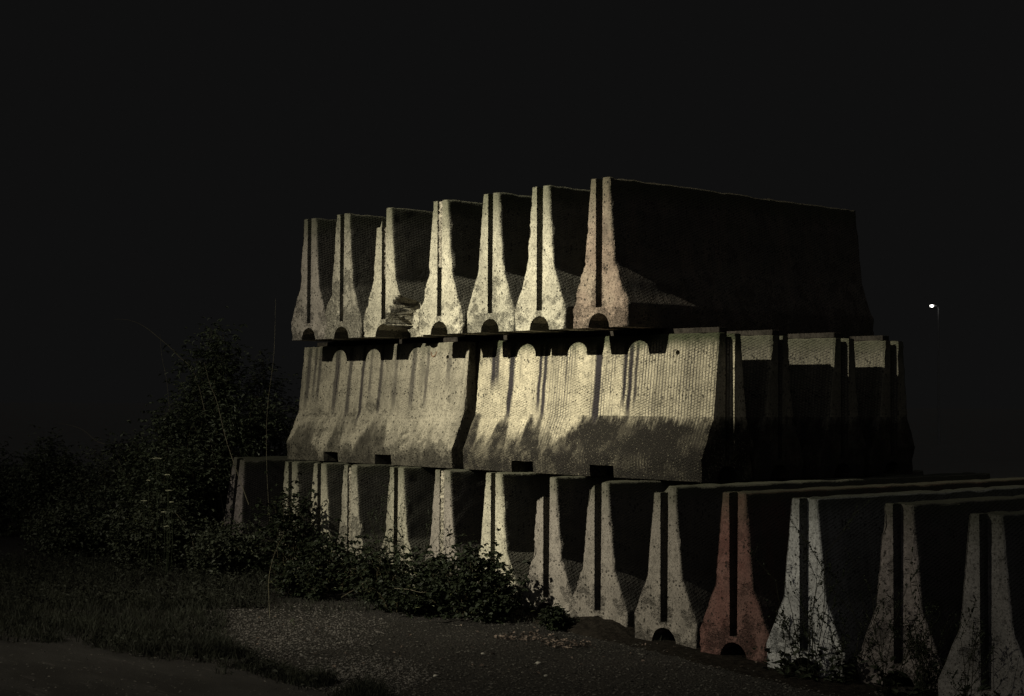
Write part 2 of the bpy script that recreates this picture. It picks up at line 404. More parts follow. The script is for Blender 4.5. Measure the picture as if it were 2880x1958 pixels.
OLIVE = (.40, .37, .30)
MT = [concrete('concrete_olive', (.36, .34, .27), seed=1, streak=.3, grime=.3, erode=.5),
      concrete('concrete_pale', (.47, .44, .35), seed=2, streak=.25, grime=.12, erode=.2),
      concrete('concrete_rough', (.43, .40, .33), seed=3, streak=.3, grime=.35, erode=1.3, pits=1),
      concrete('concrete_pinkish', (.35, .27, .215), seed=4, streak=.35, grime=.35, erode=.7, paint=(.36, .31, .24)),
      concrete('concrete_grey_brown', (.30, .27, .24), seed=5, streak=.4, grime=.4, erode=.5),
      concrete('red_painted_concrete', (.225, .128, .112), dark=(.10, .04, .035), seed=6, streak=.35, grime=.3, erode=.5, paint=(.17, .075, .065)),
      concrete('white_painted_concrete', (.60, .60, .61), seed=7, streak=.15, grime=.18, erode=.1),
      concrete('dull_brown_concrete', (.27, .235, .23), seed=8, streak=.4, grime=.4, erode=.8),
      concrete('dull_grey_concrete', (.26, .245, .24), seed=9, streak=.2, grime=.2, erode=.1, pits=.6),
      concrete('patterned_concrete_worn', (.34, .31, .245), seed=10, blotch=.9, flankshade=0, pattern=1.1, streak=.35, grime=.4, erode=.45, wear=.35, lowgrime=.6, topdirt_shade=.3, lowramp=(8, 9), lowbase=.16, tongues=((.22, .22), (.78, .12), (1.35, .26)),
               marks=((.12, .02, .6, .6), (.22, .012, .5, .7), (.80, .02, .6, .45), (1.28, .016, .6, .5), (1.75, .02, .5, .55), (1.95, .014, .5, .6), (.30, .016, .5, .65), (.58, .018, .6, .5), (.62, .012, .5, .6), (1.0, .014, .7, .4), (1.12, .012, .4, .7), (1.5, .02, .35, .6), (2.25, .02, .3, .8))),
      concrete('patterned_concrete_stained', (.50, .45, .335), seed=11, blotch=.7, wear=.15, flankshade=0, pattern=2.2, streak=.3, grime=.15, lowgrime=1.25, columns=.95, erode=.1, pits=.9, topdirt_shade=.75,
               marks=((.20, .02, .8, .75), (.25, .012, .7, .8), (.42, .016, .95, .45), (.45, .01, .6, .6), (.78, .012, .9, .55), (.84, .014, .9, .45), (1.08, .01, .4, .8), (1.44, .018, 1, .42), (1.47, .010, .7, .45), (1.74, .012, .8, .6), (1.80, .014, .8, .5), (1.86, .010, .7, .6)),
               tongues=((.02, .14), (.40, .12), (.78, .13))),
      concrete('patterned_concrete_rear', (.19, .175, .135), seed=12, blotch=.7, flankshade=.1, pattern=2.2, streak=.5, grime=.3, columns=.6, topdirt_shade=.4, lowgrime=.9)]
MORTAR = simple('crumbled_mortar', (.36, .33, .27), .95, .1, .55, 45, .02)

HB, HM, HT = 1.2, 1.220, 1.272
Z1, Z2 = HB+.004, HB+HM+.056
# --- top layer
G3 = 'barriers of the top layer'
top = [(-13.999, 4, 'dim narrow barrier at the far left end of the top layer', dict(chip=.7)),  # darker concrete here stands in for the soft edge of the beam
       (-13.413, 2, 'second barrier from the left in the top layer, with a pitted crumbly foot', dict(chip=1.2)),
       (-12.706, 1, 'top layer barrier with broken-off upper left corner and shattered right foot', dict(chip=1.2, topleft=(.012, .19, .22), brokenfoot=(.03, .55))),
       (-11.832, 1, 'top layer barrier whose end slot is packed with crumbled mortar in its upper half', dict(chip=1.2)),
       (-11.099, 0, 'clean-edged pale barrier in the top layer, right of the mortar-filled one', dict(chip=.5)),
       (-10.433, 1, 'bright pale barrier in the top layer just left of the reddish brown one', dict(chip=1.0)),
       (-9.69, 3, 'reddish brown barrier at the right end of the top layer, standing highest', dict(chip=1.3))]
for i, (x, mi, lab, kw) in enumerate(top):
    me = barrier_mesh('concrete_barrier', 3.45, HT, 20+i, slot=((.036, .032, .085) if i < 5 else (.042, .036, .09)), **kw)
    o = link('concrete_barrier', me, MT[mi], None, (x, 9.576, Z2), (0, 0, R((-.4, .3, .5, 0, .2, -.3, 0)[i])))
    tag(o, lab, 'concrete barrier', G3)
    if i == 3: rubble_fill(HT, HT*.50, HT-.012, .035, .018, 7, MORTAR, o)
    if i == 2: rubble_fill(HT, HT*.45, HT*.85, .035, .04, 9, MORTAR, o)
    if i == 1: rubble_fill(HT, HT*.14, HT*.36, .032, .05, 12, MORTAR, o)
# --- middle layer: pieces seen from their flank; rows one behind another
G2 = 'barriers of the middle layer'
me1 = barrier_mesh('concrete_barrier', 2.81, HM, 41, notches=((.70, .96), (1.60, 1.87)), chip=.8)
mids = [(-14.71, 2.81, 10.119, 9, me1, 'worn patterned barrier seen from its side, left of the pair in the middle layer', [(2.50, 1.07)])]
me2 = barrier_mesh('concrete_barrier', 3.0, HM, 42, step=.05, notches=((.70, .99), (1.72, 2.01)), chip=.8)
mids.append((-11.729, 3.0, 10.119, 10, me2, 'bright patterned barrier seen from its side, with dark grime on its lower slope', [(.43, 1.06), (2.56, 1.06)]))
me3 = barrier_mesh('concrete_barrier', 3.0, HM, 43, chip=1.2); mids.append((-11.73, 3.0, 10.80, 11, me3, 'ribbed barrier end just behind the right end of the bright middle barrier', [(2.32, 1.05)]))
me4 = barrier_mesh('concrete_barrier', 3.0, HM, 44, chip=.6, step=.04); mids.append((-11.64, 3.0, 11.55, 11, me4, 'barrier end third in depth in the middle layer, lit down its right edge', [(2.26, 1.05)]))
me5 = barrier_mesh('concrete_barrier', 3.0, HM, 45, chip=.8, step=.04); mids.append((-11.68, 3.0, 12.34, 11, me5, 'faint barrier end farthest back at the right of the middle layer', [(2.48, 1.05)]))
for x, L, y, mi, me, lab, hl in mids:
    me = cut_holes(me, hl)
    o = link('concrete_barrier', me, MT[mi], None, (x, y, Z1), (0, 0, -math.pi/2)); tag(o, lab, 'concrete barrier', G2)
    if L < 2.9:
        lp = MB(); lp.tube([Vector((.118+.012*math.sin(q*math.pi/12), 2.28-.042*math.cos(q*math.pi/12), 1.13-.05*math.sin(q*math.pi/12))) for q in range(13)], .007, .007, 8)
        lp.build('lifting_loop', simple('rusty_steel', (.16, .10, .06), .7, .4, .4, 40), o)
TB = simple('old_timber', (.03, .026, .022), .9, .1, .4, 30, .004)
for x0, x1, y, lab in ((-14.55, -8.78, 10.119, 'dark timber batten in the gap right under the front of the top layer'), (-11.6, -8.78, 10.80, 'timber batten one row behind the front one, under the top layer'),
                       (-11.5, -8.7, 11.55, 'timber batten two rows behind the front one, under the top layer'), (-11.5, -8.75, 12.34, 'rearmost timber batten under the top layer')):
    bm = bmesh.new(); bmesh.ops.create_cube(bm, size=1)
    for v in bm.verts: v.co = Vector((v.co.x*(x1-x0), v.co.y*.10, v.co.z*.046))
    bmesh.ops.bevel(bm, geom=list(bm.edges), offset=.004, segments=1, affect='EDGES')
    me = bpy.data.meshes.new('timber_batten'); bm.to_mesh(me); bm.free()
    tag(link('timber_batten', me, TB, None, ((x0+x1)/2, y, Z1+HM+.0245)), lab, 'timber batten', 'battens between the layers')
# --- bottom layer
G1 = 'barriers of the bottom layer'
bot = [(-14.216, 9.513, 0, 'bottom layer barrier leftmost under the pile, half hidden by brambles', dict(chip=1)),
       (-13.709, 9.53, 1, 'bottom layer barrier second from the left under the pile, with a vine on its face', dict(chip=.6)),
       (-13.169, 9.52, 2, 'bottom layer barrier with a crumbly slot just right of the vine-covered one', dict(chip=1)),
       (-12.493, 9.589, 0, 'smooth olive bottom layer barrier under the middle of the left patterned one', dict(chip=.8)),
       (-11.756, 9.565, 4, 'bottom layer barrier whose slot is filled with rubble, below the gap in the middle layer', dict(chip=1)),
       (-11.01, 9.554, 1, 'bright narrow bottom layer barrier standing behind the dense low brambles', dict(chip=1)),
       (-10.19, 9.451, 4, 'cracked bottom layer barrier with its left half broken off lower', dict(chip=1.6, leftlow=(-.012, 1.02, .30))),
       (-9.305, 9.199, 4, 'bottom layer barrier with a chipped upper left corner and earth heaped in its arch', dict(chip=.8, topleft=(-.015, .07, .16))),
       (-8.488, 9.105, 4, 'bottom layer barrier with sloping worn top, just left of the red one', dict(chip=1.0, topleft=(.03, .05, .16))),
       (-7.661, 8.949, 5, 'red painted barrier in the bottom layer', dict(chip=1.2)),
       (-6.906, 8.799, 6, 'white painted barrier in the bottom layer behind a tall weed', dict(chip=.6)),
       (-6.17, 8.835, 7, 'dull brown barrier with rounded top, second from the right in the bottom layer', dict(chip=1.2)),
       (-5.282, 8.439, 8, 'dull grey barrier cut by the right edge of the picture', dict(chip=.4))]
for i, (x, y, mi, lab, kw) in enumerate(bot):
    me = barrier_mesh('concrete_barrier', 5.3 if i >= 10 else 4.4, HB, 60+i, slot=((.033, .030, .07) if i < 6 else (.042, .036, .09)), **kw)
    o = link('concrete_barrier', me, MT[mi], None, (x, y, 0), (0, 0, R((0, .4, -.5, .3, 0, -.3, .4, 0, .3, 0, .5, 0, .4)[i]))); tag(o, lab, 'concrete barrier', G1)
    if i == 2: rubble_fill(HB, HB*.15, HB-.03, .031, .02, 31, MORTAR, o)
    if i == 4: rubble_fill(HB, HB*.15, HB-.01, .031, .012, 32, MORTAR, o)
# leaning stray piece
_d = ray(640, 1560); LEAN = (_d.x*9.7/_d.y, 9.7, 0)
me = barrier_mesh('concrete_barrier', 3.6, HB, 80, chip=1)
o = link('concrete_barrier', me, MT[7], None, tuple(LEAN), (0, R(9.5), R(2))); tag(o, 'barrier leaning out of the bushes, apart from the pile on its left', 'concrete barrier', G1)

# ------------------------------------------------------------------ ground
def ground_material():
    N = NT('gravel_ground'); tc = N.n('ShaderNodeTexCoord'); P = tc.outputs['Object']
    n1 = N.noise(P, .6, 5, .6); n2 = N.noise(P, 60, 4, .7)
    vo = N.n('ShaderNodeTexVoronoi'); N.lk(P, vo.inputs['Vector']); vo.inputs['Scale'].default_value = 55
    s = N.n('ShaderNodeSeparateColor'); N.lk(vo.outputs['Color'], s.inputs[0])
    c = N.mix(N.ss(n1, .35, .65), (.030, .028, .026), (.048, .044, .041))
    c = N.mix(N.ma('MULTIPLY', N.ss(s.outputs[0], .7, 1.0), .5), c, (.10, .09, .08))
    c = N.mix(N.ss(n2, .5, .7), c, (.008, .008, .007))
    sx = N.n('ShaderNodeSeparateXYZ'); N.lk(P, sx.inputs[0])
    c = N.mix(N.ss(N.ma('ADD', sx.outputs[1], N.ma('MULTIPLY', n1, 4.0)), 16.0, 23.0), c, N.mix(n1, (.15, .147, .14), (.205, .20, .19)))  # far ground painted paler to meet the sky's dim tone, hiding the horizon
    N.lk(c, N.b.inputs['Base Color']); N.b.inputs['Roughness'].default_value = .95; N.b.inputs['Specular IOR Level'].default_value = .1
    bp = N.n('ShaderNodeBump'); bp.inputs['Distance'].default_value = .012
    N.lk(N.ma('SUBTRACT', n2, vo.outputs['Distance']), bp.inputs['Height']); N.lk(bp.outputs[0], N.b.inputs['Normal'])
    return N.m
def road_material():
    N = NT('worn_asphalt'); tc = N.n('ShaderNodeTexCoord'); P = tc.outputs['Object']
    n1 = N.noise(N.mul(P, (.9, 2.6, 1)), 1.0, 5, .6); n2 = N.noise(P, 110, 3, .75); n3 = N.noise(N.mul(P, (1.6, 9, 1)), 1.0, 3, .6)
    c = N.mix(N.ss(n1, .35, .65), (.034, .031, .029), (.056, .052, .049))
    c = N.mix(N.ma('MULTIPLY', N.ss(n3, .58, .7), .5), c, (.11, .10, .095))
    c = N.mix(N.ma('MULTIPLY', N.ss(n2, .52, .7), .8), c, (.012, .012, .012))
    N.lk(c, N.b.inputs['Base Color']); N.b.inputs['Roughness'].default_value = .9; N.b.inputs['Specular IOR Level'].default_value = .2
    bp = N.n('ShaderNodeBump'); bp.inputs['Distance'].default_value = .006; N.lk(n2, bp.inputs['Height']); N.lk(bp.outputs[0], N.b.inputs['Normal'])
    return N.m
GM = ground_material(); RM = road_material()
m = MB(); m.quad((-600, -600, 0), (600, -600, 0), (600, 600, 0), (-600, 600, 0)); tag(m.build('ground', GM), kind='structure')
# paved track in the near left corner: its far edge follows the grass verge
edge = [ground(u, v) for u, v in ((-500, 1700), (-150, 1725), (60, 1752), (190, 1775), (270, 1822), (400, 1850), (600, 1868), (740, 1905), (900, 1950), (1100, 2040), (1400, 2250))]
m = MB(); fine = []
for a, b_ in zip(edge[:-1], edge[1:]):
    for k in range(8): fine.append(a.lerp(b_, k/8))
fine.append(edge[-1])
top_e = [Vector((p.x+.04*noise.noise(p*5), p.y+.05*noise.noise(p*6+Vector((3, 0, 0))), .004)) for p in fine]
for p, q in zip(top_e[:-1], top_e[1:]): m.quad(Vector((p.x+1, -25, .004)), Vector((q.x+1, -25, .004)), q, p)
tag(m.build('road', RM), kind='structure')

rg = random.Random(5)
# gravel and pebbles
def scatter(n, area, fn):
    k = 0
    while k < n:
        u = rg.uniform(*area[0]); v = rg.uniform(*area[1]); p = ground(u, v)
        if fn(u, v, p): k += 1
def inroad(p):
    for a, b_ in zip(edge[:-1], edge[1:]):
        if a.x <= p.x < b_.x: return p.y < a.y+(b_.y-a.y)*(p.x-a.x)/(b_.x-a.x)
    return p.x < edge[0].x or p.y < 3
GR = simple('gravel', (.075, .07, .062), .8, .3, .9, 25)
gm = MB()
def addstone(u, v, p):
    if inroad(p) and rg.random() < .55: return False
    r = rg.choice((.004, .005, .006, .007, .009, .012)); gm.stone((p.x, p.y, r*.3), r, rg, .5); return True
scatter(15000, ((-60, 2500), (1690, 2010)), addstone)
tag(gm.build('gravel', GR), 'fine grey gravel strewn over the dark yard in front of the barriers', 'gravel', kind='stuff')
# gravel patch on the left, lamplight put into its paler colour
GR2 = simple('lit_gravel', (.11, .10, .092), .7, .45, .9, 25)
gm = MB()
def addstone2(u, v, p):
    d = ((u-760)/330)**2+((v-1775)/80)**2
    d2 = ((u-1020)/200)**2+((v-1900)/60)**2
    if min(d, d2) > 1+.5*noise.noise(p*3): return False
    if rg.random() < min(d, d2)*.6: return False
    r = rg.uniform(.004, .011); gm.stone((p.x, p.y, r*.4), r, rg, .6); return True
scatter(7000, ((420, 1300), (1700, 1958)), addstone2)
tag(gm.build('gravel', GR2), 'patch of loose gravel with lamplight in its colour on the yard in front of the brambles', 'gravel', kind='stuff')
PB = simple('pale_pebble', (.36, .34, .30), .7, .4, .3, 30, .004)
for u, v, r, lab in ((1514, 1869, .020, 'larger pale pebble alone on the gravel in front of the cracked barrier'), (1225, 1904, .016, 'pale round pebble on the gravel left of the centre, near the bottom edge'),
                (1358, 1841, .014, 'small pale pebble farther from the bottom edge than the other pebbles'), (1535, 1903, .013, 'small pebble lowest right of the pebbles on the gravel')):
    bm = bmesh.new(); bmesh.ops.create_icosphere(bm, subdivisions=3, radius=r)
    for vv in bm.verts:
        vv.co *= 1+.25*noise.noise(vv.co*60+Vector((u, 0, 0))); vv.co.z *= .6
    me = bpy.data.meshes.new('pebble'); bm.to_mesh(me); bm.free()
    p = ground(u, v); tag(link('pebble', me, PB, None, (p.x, p.y, r*.45), (0, 0, u)), lab, 'pebble', 'pale pebbles on the gravel')
# fallen leaves
FL = simple('dry_leaf', (.15, .115, .095), .8, .3, .5, 8)
lm = MB()
def leafquad(mb, c, L, wd, yaw, pitch, roll, fold=.25, z=None):
    Rm = Matrix.Rotation(yaw, 3, 'Z') @ Matrix.Rotation(pitch, 3, 'Y') @ Matrix.Rotation(roll, 3, 'X')
    c = Vector(c); pt = [(0, 0, 0), (.3*L, .5*wd, fold*wd), (.75*L, .36*wd, fold*wd*.7), (L, 0, -.06*L), (.75*L, -.36*wd, fold*wd*.7), (.3*L, -.5*wd, fold*wd)]
    P = [c + Rm @ Vector(q) for q in pt]
    n = len(mb.v); mb.v += P; mb.f += [(n, n+1, n+2, n+3), (n, n+3, n+4, n+5)]
def addleaf(u, v, p):
    d = min(((u-1590)/75)**2+((v-1815)/13)**2, ((u-1480)/90)**2+((v-1795)/12)**2, ((u-1600)/40)**2+((v-1705)/22)**2)
    if d > 1 and rg.random() > .012: return False
    leafquad(lm, (p.x, p.y, .008+rg.random()*.012), rg.uniform(.02, .045), rg.uniform(.012, .028), rg.random()*6.3, rg.uniform(-.4, .4), rg.uniform(-.5, .5)); return True
scatter(420, ((700, 2300), (1690, 1900)), addleaf)
tag(lm.build('fallen_leaves', FL), 'dry reddish leaves drifted on the gravel in front of the bottom barriers', 'leaves', kind='stuff')
# soil heaped along the feet of the bottom layer
SO = simple('dark_soil', (.020, .017, .014), .95, .05, .4, 20, .02)
m = MB(); nxs, nys = 150, 14; g = []
for i in range(nxs+1):
    x = -16.5+12.0*i/nxs; row = []
    yf = 9.55 if x < -10.2 else 9.55-(x+10.2)*.225
    for j in range(nys+1):
        t = j/nys; y = yf-.42+.75*t
        h = max(-.01, (.055+.10*noise.noise(Vector((x*1.9, 3, 0)))+.03*noise.noise(Vector((x*7, y*7, 0))))*math.sin(math.pi*min(1, t*1.0))**.8-.004+.012*noise.noise(Vector((x*25, y*25, 1))))
        if x > -8.85: h = h*.3-.004
        if -9.8 < x < -8.9: h += .07*math.sin(math.pi*t)*math.sin(math.pi*(x+9.8)/.9)
        if j in (0, nys) or i in (0, nxs): h = -.02
        row.append(Vector((x, y, h)))
    g.append(row)
for i in range(nxs):
    for j in range(nys): m.quad(g[i][j], g[i+1][j], g[i+1][j+1], g[i][j+1])
tag(m.build('soil', SO), 'dark earth and litter heaped against the feet of the bottom barriers', 'soil', kind='stuff')
# broken concrete bits beside the cracked barrier
RB = simple('broken_concrete', (.36, .34, .31), .95, .1, .3, 25, .01)
m = MB()
for k in range(45):
    p = Vector((-9.80+rg.gauss(0, .07), 9.35+rg.gauss(0, .09), .05)); r = rg.uniform(.01, .035); m.stone((p.x, p.y, p.z+rg.uniform(0, .05)), r, rg, .7)
tag(m.build('rubble', RB), 'small heap of pale broken concrete at the right foot of the cracked barrier', 'rubble', kind='stuff')

# ------------------------------------------------------------------ vegetation
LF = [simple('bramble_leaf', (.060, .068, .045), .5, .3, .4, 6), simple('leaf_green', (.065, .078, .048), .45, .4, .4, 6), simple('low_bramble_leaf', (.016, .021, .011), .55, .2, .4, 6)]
GLINT = simple('leaf_glint', (.14, .15, .07), .5, .4, .5, 8)  # brighter narrow leaves added as painted glints on leaf edges
CA = simple('cane', (.07, .06, .035), .7, .3, .3, 12)
def bush(loc, rx, ry, h, ncane, nleaf, seed, lab, mi=0, leaf=(.045, .03), group='bramble bushes', name='bramble_bush', cat='bush', droop=.35, loose=.10, lean=0.0):
    rg = random.Random(seed); root = empty(name, loc); tag(root, lab, cat, group)
    cm, fm = MB(), MB(); canes = []
    for k in range(ncane):
        a = rg.random()*6.283; q = math.sqrt(rg.random()); bx, by = rx*.5*q*math.cos(a), ry*.5*q*math.sin(a)
        ex, ey = rx*q*math.cos(a+rg.uniform(-.5, .5)), ry*q*math.sin(a+rg.uniform(-.5, .5)); hh = h*rg.uniform(.55, 1.0)*(1-.35*q*q)
        pts = []
        for t in range(9):
            t /= 8; z = hh*(math.sin(t*math.pi*(.5+droop*.45)))
            pts.append(Vector((bx+(ex-bx)*t**1.4+lean*t*t*h, by+(ey-by)*t**1.4, max(.02, z))))
        canes.append(pts); cm.tube(pts, .004, .0015, 4)
    for k in range(nleaf):
        pts = rg.choice(canes); t = rg.random()**.75*7.99; i = int(t); p = pts[i].lerp(pts[i+1], t-i)
        p = p+Vector((rg.gauss(0, loose), rg.gauss(0, loose), rg.gauss(0, loose*.9)))
        if p.z < .01: p.z = rg.uniform(.01, .1)
        s = rg.uniform(.6, 1.25); yaw = rg.random()*6.3
        n = rg.choice((1, 3, 3))
        for j in range(n):
            leafquad(fm, p, leaf[0]*s, leaf[1]*s, yaw+(j-(n-1)/2)*1.1, rg.uniform(-.2, .8), rg.uniform(-.5, .5))
    cm.build('cane', CA, root); fm.build('foliage', LF[mi], root)
    dm = MB()
    for k in range(int(nleaf*.05)):
        pts = rg.choice(canes); t = 3+rg.random()*4.99; i = int(t); p = pts[i].lerp(pts[i+1], t-i)+Vector((rg.gauss(0, loose), rg.gauss(0, loose)-.05, rg.gauss(0, loose)))
        if p.z > .03: leafquad(dm, p, rg.uniform(.02, .05), rg.uniform(.004, .010), rg.random()*6.3, rg.uniform(-.4, .6), rg.uniform(-.6, .6), fold=.5)
    dm.build('glint_leaves', GLINT, root)
    return root
def gp(u, y):           # ground point on image column u at world depth y
    d = ray(u, 1500); t = y/d.y; return (d.x*t, y, 0)
bush(gp(600, 10.00), .75, .6, 2.75, 70, 6500, 1, 'tallest bush at the left of the pile, its top as high as the middle layer', 1, (.06, .028), loose=.12)
bush(gp(760, 10.90), .6, .5, 2.5, 45, 3200, 2, 'dark bush of thin upright canes squeezed against the left end of the pile', 0, (.05, .022))
bush(gp(480, 9.30), .7, .6, 1.75, 50, 4800, 3, 'leafy bush in front of the tallest one, at its left', 1)
bush(gp(330, 9.60), .8, .6, 1.45, 50, 4500, 4, 'rounded dark bush left of the white umbel flowers', 0)
bush(gp(150, 9.50), .8, .6, 1.35, 45, 4200, 5, 'low dark bush second from the left edge of the picture', 0)
bush(gp(0, 9.30), .8, .6, 1.2, 45, 4200, 6, 'dark bush cut by the left edge of the picture', 0)
bush(gp(620, 9.00), .6, .45, .52, 35, 2600, 7, 'low bramble bush in front of the leaning barrier', 0)
bush(gp(420, 8.70), .7, .4, .75, 40, 3800, 8, 'low sprawling bush at the foot of the white umbel flowers', 0)
bush(gp(200, 8.70), .8, .4, .6, 40, 3800, 9, 'ground-hugging bush between the left bushes and the paved track', 0)
lb = 'low brambles along the bottom layer'
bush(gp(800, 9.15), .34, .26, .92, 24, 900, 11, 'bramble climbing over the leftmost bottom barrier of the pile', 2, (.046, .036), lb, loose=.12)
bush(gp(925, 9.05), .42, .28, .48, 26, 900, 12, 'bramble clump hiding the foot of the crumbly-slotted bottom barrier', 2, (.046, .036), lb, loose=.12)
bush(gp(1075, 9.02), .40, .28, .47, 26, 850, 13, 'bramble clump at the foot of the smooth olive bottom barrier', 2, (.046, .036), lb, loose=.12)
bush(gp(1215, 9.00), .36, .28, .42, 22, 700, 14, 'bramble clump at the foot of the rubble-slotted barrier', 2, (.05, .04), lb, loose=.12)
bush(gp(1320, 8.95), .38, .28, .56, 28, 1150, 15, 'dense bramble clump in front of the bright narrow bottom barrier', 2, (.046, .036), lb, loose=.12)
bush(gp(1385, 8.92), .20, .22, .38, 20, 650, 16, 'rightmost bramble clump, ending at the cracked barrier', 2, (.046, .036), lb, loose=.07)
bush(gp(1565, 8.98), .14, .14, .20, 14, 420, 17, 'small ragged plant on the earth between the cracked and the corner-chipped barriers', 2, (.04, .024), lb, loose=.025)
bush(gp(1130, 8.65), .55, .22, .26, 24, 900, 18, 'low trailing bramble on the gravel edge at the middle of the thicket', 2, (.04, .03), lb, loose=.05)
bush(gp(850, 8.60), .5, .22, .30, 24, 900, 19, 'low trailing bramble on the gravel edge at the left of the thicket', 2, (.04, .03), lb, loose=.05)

# vine on the second bottom barrier
root = empty('climbing_vine', (-13.73, 9.46, .45)); tag(root, 'thin dark vine climbing the face of a bottom barrier left of centre', 'vine')
cm, fm = MB(), MB(); pts = [Vector((.03*math.sin(i*.9), -.02, i*.055)) for i in range(9)]; cm.tube(pts, .003, .001, 4)
for p in pts:
    for k in range(4): leafquad(fm, p+Vector((rg.gauss(0, .03), -.015, rg.gauss(0, .02))), .05, .045, rg.random()*6.3, rg.uniform(0, 1), rg.uniform(-.6, .6))
cm.build('stem', CA, root); fm.build('foliage', LF[2], root)

# arching canes
def arc(name, pts_uv, ydepth, lab, r=.0035, leaves=0):
    P = []
    for u, v, *yy in pts_uv:
        y = (yy[0] if yy else ydepth)+1.10; d = ray(u, v); t = y/d.y; P.append(Vector((d.x*t, y, EYE+d.z*t)))
    Q = []
    for i in range(len(P)-1):
        p0, p1, p2, p3 = P[max(0, i-1)], P[i], P[i+1], P[min(len(P)-1, i+2)]
        for k in range(6):
            t = k/6; Q.append(.5*((2*p1)+(p2-p0)*t+(2*p0-5*p1+4*p2-p3)*t*t+(3*p1-p0-3*p2+p3)*t**3))
    Q.append(P[-1]); base = Q[0].copy(); m = MB(); m.tube([q-base for q in Q], r, r*.4, 5)
    root = empty(name, base); tag(root, lab, 'cane', 'long arching canes'); m.build('stem', CANE2, root)
    if leaves:
        f = MB()
        for k in range(leaves):
            q = rg.choice(Q[4:])-base; leafquad(f, q, .05, .02, rg.random()*6.3, rg.uniform(-.3, .6), rg.uniform(-.4, .4))
        f.build('foliage', LF[1], root)
    return root
CANE2 = simple('dry_cane', (.13, .115, .075), .6, .4, .3, 15)
arc('arching_cane', [(640, 1500), (560, 1090), (500, 1000), (440, 945), (400, 915), (360, 900), (320, 898)], 8.6, 'thin cane arching high to the left above the tallest bush', .004)
arc('arching_cane', [(480, 1200), (470, 1080), (455, 1000), (450, 940)], 8.8, 'nearly straight upright cane crossing the high arching one', .003)
arc('arching_cane', [(420, 1500), (325, 1280), (270, 1240), (225, 1205), (165, 1190)], 8.4, 'cane arching to the left over the rounded dark bush', .004)
arc('arching_cane', [(575, 1760), (545, 1540), (525, 1485), (495, 1445), (455, 1418)], 7.7, 'pale cane curving over the white umbel flowers', .004)
arc('arching_cane', [(765, 1840, 6.4), (757, 1700, 6.5), (757, 1620, 6.7), (775, 1550, 7.0), (800, 1500, 7.4)], 7, 'long thin stalk rising from the gravel and leaning right towards the brambles', .003, 3)
arc('arching_cane', [(820, 1850, 6.4), (824, 1780, 6.4), (826, 1740, 6.4)], 7, 'short upright stalk on the gravel right of the long thin one', .003, 4)
arc('arching_cane', [(960, 1680), (1010, 1650), (1040, 1625)], 7.5, 'short pale cane slanting up in front of the bramble clumps', .003)
arc('arching_cane', [(1110, 1655), (1150, 1658), (1180, 1666), (1200, 1665)], 7.4, 'pale cane lying almost level across the low brambles', .003)
arc('arching_cane', [(630, 1640), (600, 1648), (560, 1641), (520, 1634)], 7.6, 'pale cane lying level at the foot of the left bushes', .003)
arc('arching_cane', [(700, 1420), (640, 1250), (610, 1130), (590, 1080), (575, 1020)], 8.3, 'cane rising through the right side of the tallest bush', .004, 12)
arc('arching_cane', [(760, 1500), (750, 1300), (752, 1150), (770, 1000), (775, 840)], 8.6, 'straight dim cane standing close to the left end of the middle layer', .003)

# umbel flowers
WF = simple('white_petal', (.6, .6, .42), .8, .2, .3, 60)
for i, (u, v, r, lab) in enumerate(((440, 1288, .055, 'topmost and largest of the white umbel flowers'), (470, 1335, .028, 'small umbel flower just below the topmost one'), (474, 1379, .034, 'round umbel flower at the right of the group, at mid height'),
        (405, 1408, .032, 'white umbel flower farthest left of the group'), (482, 1412, .022, 'tiny umbel flower under the round one'), (417, 1351, .020, 'faint tiny umbel flower between the topmost and the farthest left'),
        (460, 1440, .026, 'umbel flower low in the group beside the pale curving cane'), (468, 1480, .030, 'lowest of the white umbel flowers'))):
    y = 8.4; d = ray(u, v); t = y/d.y; p = Vector((d.x*t, y, EYE+d.z*t))
    root = empty('umbel_flower', (p.x, p.y, 0)); tag(root, lab, 'flower', 'white umbel flowers')
    s = MB(); s.tube([(0, 0, 0), (.02, .01, p.z*.5), (0, 0, p.z-.04)], .003, .002, 4)
    f = MB()
    for k in range(46):
        a = k*2.4; q = r*math.sqrt(k/46); tip = Vector((q*math.cos(a), q*math.sin(a), p.z+rg.uniform(-.004, .004)-q*q*3))
        f.stone(tip, .0045, rg, .5)
        if k % 3 == 0: s.tube([(0, 0, p.z-.04), tip], .0008, .0006, 3)
    s.build('stem', LF[1], root); f.build('flower_head', WF, root)

